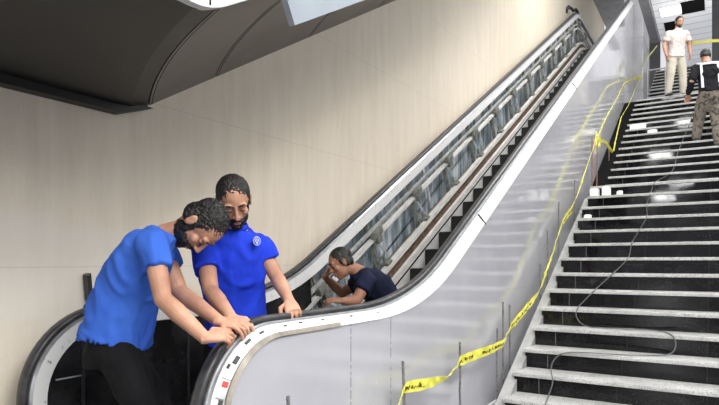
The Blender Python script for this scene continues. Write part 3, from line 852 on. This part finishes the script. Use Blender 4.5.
def person(label, J, mats, vox=.0042, skin='skin', hands=None, group=None, sleeve=.62, shirt_pad=.014, hem=.10, belly=0, cvox=.009, seed=0, trouser_pad=.016, beard=True, collar=None, wr=.012, lids=True, tilt=0):
    base = J['base']
    root = thing('person', label, 'person', base, group)
    side_h, side_s = J['side_h'], J['side_s']; dep_h, dep_s = J['dep_h'], J['dep_s']
    hp, md, ch, us, nk = J['hips'], J['mid'], J['chest'], J['upper'], J['neck']
    body = MB()
    sm_ = (side_h + side_s).normalized(); dm_ = (dep_h + dep_s).normalized()
    secs = [(hp - (md - hp).normalized() * .06, side_h * .145, dep_h * .095), (hp, side_h * .155, dep_h * .105), (md, sm_ * .135, dm_ * .10), (ch, side_s * .155, dep_s * .115), (us, side_s * .140, dep_s * .075), (nk, side_s * .066, dep_s * .060)]
    loft(body, secs)
    hc = J['head']; limb(body, [nk - (nk - us) * .3, nk.lerp(hc, .35), hc - J['hup'].normalized() * .05 - J['hfwd'].normalized() * .02], [.062, .056, .054])
    head(body, hc, J['hfwd'], J['hup'], root, M[skin], J.get('hsc', 1.0), beard, vox, J.get('hamp', .004), lids=lids)
    for q, key in ((1, 'r'), (-1, 'l')):
        sh, el, wr_ = J['sh_' + key], J['el_' + key], J['wr_' + key]
        limb(body, [us.lerp(sh, .5), sh, sh.lerp(el, .5), el, el.lerp(wr_, .35), wr_], [.048, .054, .047, .040, .042, .027])
        hd = J['hand_' + key]; hand(body, wr_, hd[0], hd[1], hd[2], hd[3], spread=.22)
        hj, kn_, an = J['hip_' + key], J['kn_' + key], J['an_' + key]
        limb(body, [hj, hj.lerp(kn_, .5), kn_, kn_.lerp(an, .35), an], [.080, .070, .052, .052, .036])
    solid(body, 'body', M[skin], root, vox, 2)
    # shirt
    shm = MB(); p_ = shirt_pad
    dn = (hp - md).normalized()
    def S_(c, a, wa, b, wb): return (c, a * (wa + p_), b * (wb + p_))
    loft(shm, [S_(hp + dn * hem, side_h, .172, (dep_h - UP * tilt), .125 + belly * .5), S_(hp, side_h, .165, dep_h, .118 + belly), S_(md, sm_, .150, dm_, .110 + belly), S_(ch, side_s, .170, dep_s, .120 + belly * .3), S_(us, side_s, .160, dep_s, .095), S_(us.lerp(nk, .6), side_s, .105, dep_s, .078), (nk.lerp(us, .08), side_s * .088, dep_s * .080)])
    for key in 'rl':
        sh, el = J['sh_' + key], J['el_' + key]
        e_ = sh.lerp(el, sleeve); m_ = sh.lerp(el, sleeve * .5)
        d = (el - sh).normalized(); a = d.orthogonal().normalized(); b = d.cross(a)
        limb(shm, [us.lerp(sh, .45), sh], [.070, .066])
        loft(shm, [(sh - d * .01, a * .068, b * .068), (m_, a * .070, b * .070), (e_, a * .068, b * .068)])
        if sleeve > .8:
            wr_ = J['wr_' + key]; d = (wr_ - el).normalized(); a = d.orthogonal().normalized(); b = d.cross(a)
            loft(shm, [(e_, a * .060, b * .060), (el.lerp(wr_, .5), a * .052, b * .052), (el.lerp(wr_, .9), a * .043, b * .043)])
    so_ = solid(shm, mats[3] if len(mats) > 3 else 'shirt', M[mats[0]], root, cvox, 3, wr=wr, wscale=(9, 9, 5), seed=seed, wdir=Vector((.6, -.5, 0)))
    if collar:
        cm = MB(); loop = []
        ax = (hc - us).normalized(); n0_ = nk.lerp(us, .02)
        for k in range(20):
            t = 2 * math.pi * k / 20; loop.append(n0_ + side_s * .074 * math.cos(t) + dep_s * .070 * math.sin(t) + ax * (.012 - .02 * max(0, math.sin(t))))
        rr = [[p + ax * .016, p - ax * .012 + (p - n0_).normalized() * .012, p - ax * .012 + (p - n0_).normalized() * .004, p + ax * .014 - (p - n0_).normalized() * .004] for p in loop]
        cm.rings(rr, closed=True); cm.build('collar', M[collar], so_, smooth=True)
    # trousers
    tr = MB(); tp_ = trouser_pad
    loft(tr, [(hp - dn * .05, side_h * .160, dep_h * .112), (hp, side_h * (.162 + tp_ * .3), dep_h * .118), (hp + dn * .07, side_h * .165, dep_h * .120), (hp + dn * .14, side_h * .14, dep_h * .10)])
    for key in 'rl':
        hj, kn_, an = J['hip_' + key], J['kn_' + key], J['an_' + key]
        limb(tr, [hj, hj.lerp(kn_, .5), kn_, kn_.lerp(an, .5), an.lerp(kn_, .06)], [.092 + tp_ * .4, .080 + tp_, .062 + tp_, .056 + tp_, .046 + tp_])
    solid(tr, 'trousers', M[mats[1]], root, cvox, 3, wr=.006, wscale=(9, 9, 7), seed=seed + 3)
    for key in 'rl': shoe(root, J['an_' + key], J['foot'], M[mats[2]], J['an_' + key].z - .075)
    return root, so_

# left worker: seen from his right side, bent over the newel
F0 = .142
J = dict(side_h=-FWD, side_s=(-FWD + RGT * .12).normalized(), dep_h=RGT, dep_s=(RGT * .95 - UP * .35).normalized(),
    hips=P(116, 338, 2.86), mid=P(125, 300, 2.86), chest=P(141, 264, 2.84), upper=P(155, 240, 2.83), neck=P(171, 234, 2.83), hsc=1.13, hamp=.006,
    head=P(201, 225, 2.80), hfwd=RGT * .12 - UP * .97 - FWD * .12, hup=RGT * .95 + UP * .16 - FWD * .12,
    sh_r=P(152, 241, 2.66), el_r=P(163, 299, 2.55), wr_r=P(205, 338, 2.43),
    sh_l=P(160, 243, 3.01), el_l=P(180, 292, 2.86), wr_l=P(219, 321, 2.58),
    hand_r=(RGT * .75 + UP * .12 + FWD * .25, UP * .75 - FWD * .55, FWD * .8 + UP * .3, 1.0),
    hand_l=(RGT * .9 - UP * .12 - FWD * .05, UP * .8 - FWD * .45, -FWD * .8 - UP * .2, .9),
    hip_r=P(118, 350, 2.77), hip_l=P(118, 350, 2.95))
J['kn_r'] = Vector((J['hip_r'].x, J['hip_r'].y, .56)) + RGT * .14; J['kn_l'] = Vector((J['hip_l'].x, J['hip_l'].y, .56)) + RGT * .20
J['an_r'] = Vector((J['hip_r'].x, J['hip_r'].y, F0 + .075)) - RGT * .04; J['an_l'] = Vector((J['hip_l'].x, J['hip_l'].y, F0 + .075)) + RGT * .16
J['foot'] = RGT; J['base'] = Vector((J['hips'].x, J['hips'].y, F0))
person('bearded man in light blue t-shirt and black trousers bent over working on the newel', J, ('tee', 'trouser', 'shoe'), belly=.035, seed=1, hem=-.01, sleeve=.50, tilt=.45)

# second worker: facing the camera, head bowed
J = dict(side_h=-RGT, side_s=(-RGT - FWD * .15).normalized(), dep_h=-FWD, dep_s=(-FWD * .95 - UP * .2 + RGT * .1).normalized(),
    hips=P(238, 336, 3.26), mid=P(235, 302, 3.22), chest=P(232, 268, 3.17), upper=P(232, 244, 3.14), neck=P(233, 227, 3.12),
    head=P(234, 201, 3.00), hsc=1.08, hfwd=-FWD * .70 - UP * .66 + RGT * .28, hup=UP * .75 - FWD * .6 + RGT * .05,
    sh_r=P(204, 248, 3.08), el_r=P(211, 291, 2.92), wr_r=P(231, 317, 2.68),
    sh_l=P(258, 243, 3.20), el_l=P(276, 276, 3.20), wr_l=P(289, 300, 3.01),
    hand_r=(RGT * .6 - UP * .3 - FWD * .5, UP * .9 - FWD * .3, RGT * .5 + FWD * .5, .9),
    hand_l=(-FWD * .55 - UP * .45 + RGT * .25, UP * .8 - FWD * .5, -RGT, 1.1),
    hip_r=P(222, 345, 3.26), hip_l=P(254, 345, 3.26))
for k in 'rl':
    J['kn_' + k] = Vector((J['hip_' + k].x, J['hip_' + k].y, .56)) - FWD * .05; J['an_' + k] = Vector((J['hip_' + k].x, J['hip_' + k].y, F0 + .075))
J['foot'] = -FWD; J['base'] = Vector((J['hips'].x, J['hips'].y, F0))
r2, sh2 = person('bearded man in royal blue polo shirt facing camera with bowed head beside the newel', J, ('polo', 'trouser', 'shoe', 'polo_shirt'), seed=2, sleeve=.55, collar='polo', hem=.05)
c = P(257, 241, 3.035); nn = (-FWD * .93 + RGT * .28 - UP * .1).normalized(); a = nn.cross(UP).normalized(); b = a.cross(nn)
em = MB(); em.rings([[c + (a * .8 * math.cos(t) + b * math.sin(t)) * .024 - nn * .03 for t in [2 * math.pi * k / 20 for k in range(20)]], [c + (a * .8 * math.cos(t) + b * math.sin(t)) * .024 + nn * .004 for t in [2 * math.pi * k / 20 for k in range(20)]]])
eo = em.build('chest_emblem', M['emblem'], sh2, label='round pale chest emblem')
em = MB(); em.tube([c + (a * .8 * math.cos(t) + b * math.sin(t)) * .017 + nn * .005 for t in [2 * math.pi * k / 20 for k in range(21)]], .002, 6)
em.tube([c - a * .008 - b * .010 + nn * .005, c + b * .012 + nn * .005, c + a * .008 - b * .010 + nn * .005], .002, 6)
em.build('emblem_print', M['polo'], eo) if False else em.build('emblem_print', M['polo'], r2)

# third worker crouching in the escalator well
J = dict(side_h=FWD, side_s=(FWD - RGT * .1).normalized(), dep_h=-RGT, dep_s=(-RGT * .85 - UP * .5).normalized(),
    hips=P(392, 322, 4.70), mid=P(386, 303, 4.66), chest=P(375, 286, 4.62), upper=P(366, 277, 4.60), neck=P(357, 271, 4.58),
    head=P(341, 263, 4.52), hfwd=-RGT * .82 - UP * .45 - FWD * .25, hup=UP * .85 - RGT * .45,
    sh_l=P(367, 281, 4.42), el_l=P(356, 301, 4.30), wr_l=P(343, 301, 4.22),
    sh_r=P(364, 280, 4.78), el_r=P(342, 293, 4.84), wr_r=P(325, 277, 4.70),
    hand_l=(-RGT * .9 + UP * .1, UP * .9 - FWD * .3, FWD * .9, .7), hand_r=(RGT * .3 + UP * .65 - FWD * .2, -RGT * .9, -FWD, .7),
    hip_l=P(392, 330, 4.62), hip_r=P(392, 330, 4.80))
for k, o_ in (('r', .34), ('l', .30)):
    h_ = J['hip_' + k]; J['kn_' + k] = Vector((h_.x, h_.y, .62)) - RGT * o_; J['an_' + k] = Vector((h_.x, h_.y, .39)) - RGT * .02 ; 
J['foot'] = -RGT; J['base'] = Vector((J['hips'].x, J['hips'].y, .31))
for k in 'rl': J['an_' + k].z = .42
person('dark haired man in navy shirt crouching in the escalator well with raised hand', J, ('navy', 'trouser', 'shoe'), skin='skin_brown', vox=.007, seed=4, beard=False, sleeve=.55)

# man on the second landing
zl2 = RISE * 29; D = 12.62
c0 = P(676, 94, D)
def W(s_, z, f=0): return Vector((c0.x, c0.y, zl2)) + RGT * s_ + UP * z - FWD * f
fr = -FWD
J = dict(side_h=-RGT, side_s=-RGT, dep_h=fr, dep_s=fr, hips=W(0, .95), mid=W(.01, 1.10), chest=W(.02, 1.28), upper=W(.03, 1.40), neck=W(.035, 1.49, .0),
    head=W(.05, 1.63, .04), hfwd=fr * .85 - UP * .4, hup=UP * .9 + fr * .3,
    sh_r=W(-.16, 1.40), el_r=W(-.25, 1.14, -.02), wr_r=W(-.24, .90, .06), sh_l=W(.22, 1.40), el_l=W(.31, 1.14, -.02), wr_l=W(.28, .92, .06),
    hand_r=(-UP + RGT * .1, -RGT, fr, .5), hand_l=(-UP, RGT, fr, .5),
    hip_r=W(-.09, .90), hip_l=W(.09, .90), kn_r=W(-.14, .50, .05), kn_l=W(.13, .50, .03), an_r=W(-.18, .078), an_l=W(.15, .078), foot=fr, base=W(0, 0))
person('bearded man in patterned white shirt and beige trousers standing on second landing', J, ('white_shirt', 'beige', 'shoe'), vox=.010, cvox=.014, lids=False, seed=6, sleeve=.7, trouser_pad=.024)

# man climbing, seen from behind
D = 9.75
c0 = P(712, 138, D); ya = c0.y
def V_(s_, z, f=0): return Vector((c0.x, c0.y, zA)) + RGT * s_ + UP * z * 1.06 + FWD * f
zA = stair_z(ya)
def foot_at(s_, f):
    p = V_(s_, 0, f); return Vector((p.x, p.y, stair_z(p.y) + .08))
fr = (FWD + RGT * .35).normalized(); sd = Vector((fr.y, -fr.x, 0))
J = dict(side_h=sd, side_s=sd, dep_h=fr, dep_s=(fr - UP * .2).normalized(), hips=V_(.0, .93, .05), mid=V_(.0, 1.08, .07), chest=V_(.01, 1.24, .10), upper=V_(.01, 1.35, .13), neck=V_(.02, 1.43, .16),
    head=V_(.03, 1.56, .24), hfwd=fr * .9 - UP * .45, hup=UP * .9 + fr * .4,
    sh_r=V_(.20, 1.35, .10), el_r=V_(.30, 1.10, .12), wr_r=V_(.24, .95, .34), sh_l=V_(-.18, 1.35, .14), el_l=V_(-.29, 1.10, .10), wr_l=V_(-.24, .93, .30),
    hand_r=(fr - UP * .4, UP, -sd, .8), hand_l=(fr - UP * .6, UP, sd, .8),
    hip_r=V_(.09, .88, .05), hip_l=V_(-.09, .88, .06), foot=fr)
J['an_r'] = foot_at(.08, -.06); J['an_l'] = foot_at(-.10, .28)
J['kn_r'] = (J['hip_r'] + J['an_r']) / 2 + fr * .05; J['kn_l'] = (J['hip_l'] + J['an_l']) / 2 + fr * .10
J['base'] = Vector((c0.x, c0.y, zA))
r5, sh5 = person('man seen from behind climbing stairs in black jacket with white bands and mottled trousers', J, ('jacket', 'camo', 'shoe', 'jacket'), vox=.009, cvox=.012, seed=8, sleeve=.95, trouser_pad=.03, beard=False, hem=.02)
bk = -fr
def back(s_, z): 
    f_ = max(0, min(1, (z - .93) / .42)); c = J['hips'].lerp(J['upper'], f_); return Vector((c.x, c.y, zA + z * 1.06)) + sd * s_ + bk * (.128 - 1.2 * s_ * s_)
for q in (-1, 1):
    g_ = MB(); pts = [back(q * .125, .98 + i * .04) for i in range(11)]
    g_.rings([[p - sd * .018 + bk * .006, p + sd * .018 + bk * .006, p + sd * .018 - bk * .03, p - sd * .018 - bk * .03] for p in pts]); g_.build('vertical_band', M['band'], sh5, label='white vertical back band')
g_ = MB(); pts = [back(-.20 + i * .04, 1.38) for i in range(11)]
g_.rings([[p + UP * .02 + bk * .006, p - UP * .02 + bk * .006, p - UP * .02 - bk * .05, p + UP * .02 - bk * .05] for p in pts]); g_.build('shoulder_band', M['band'], sh5, label='white shoulder band')
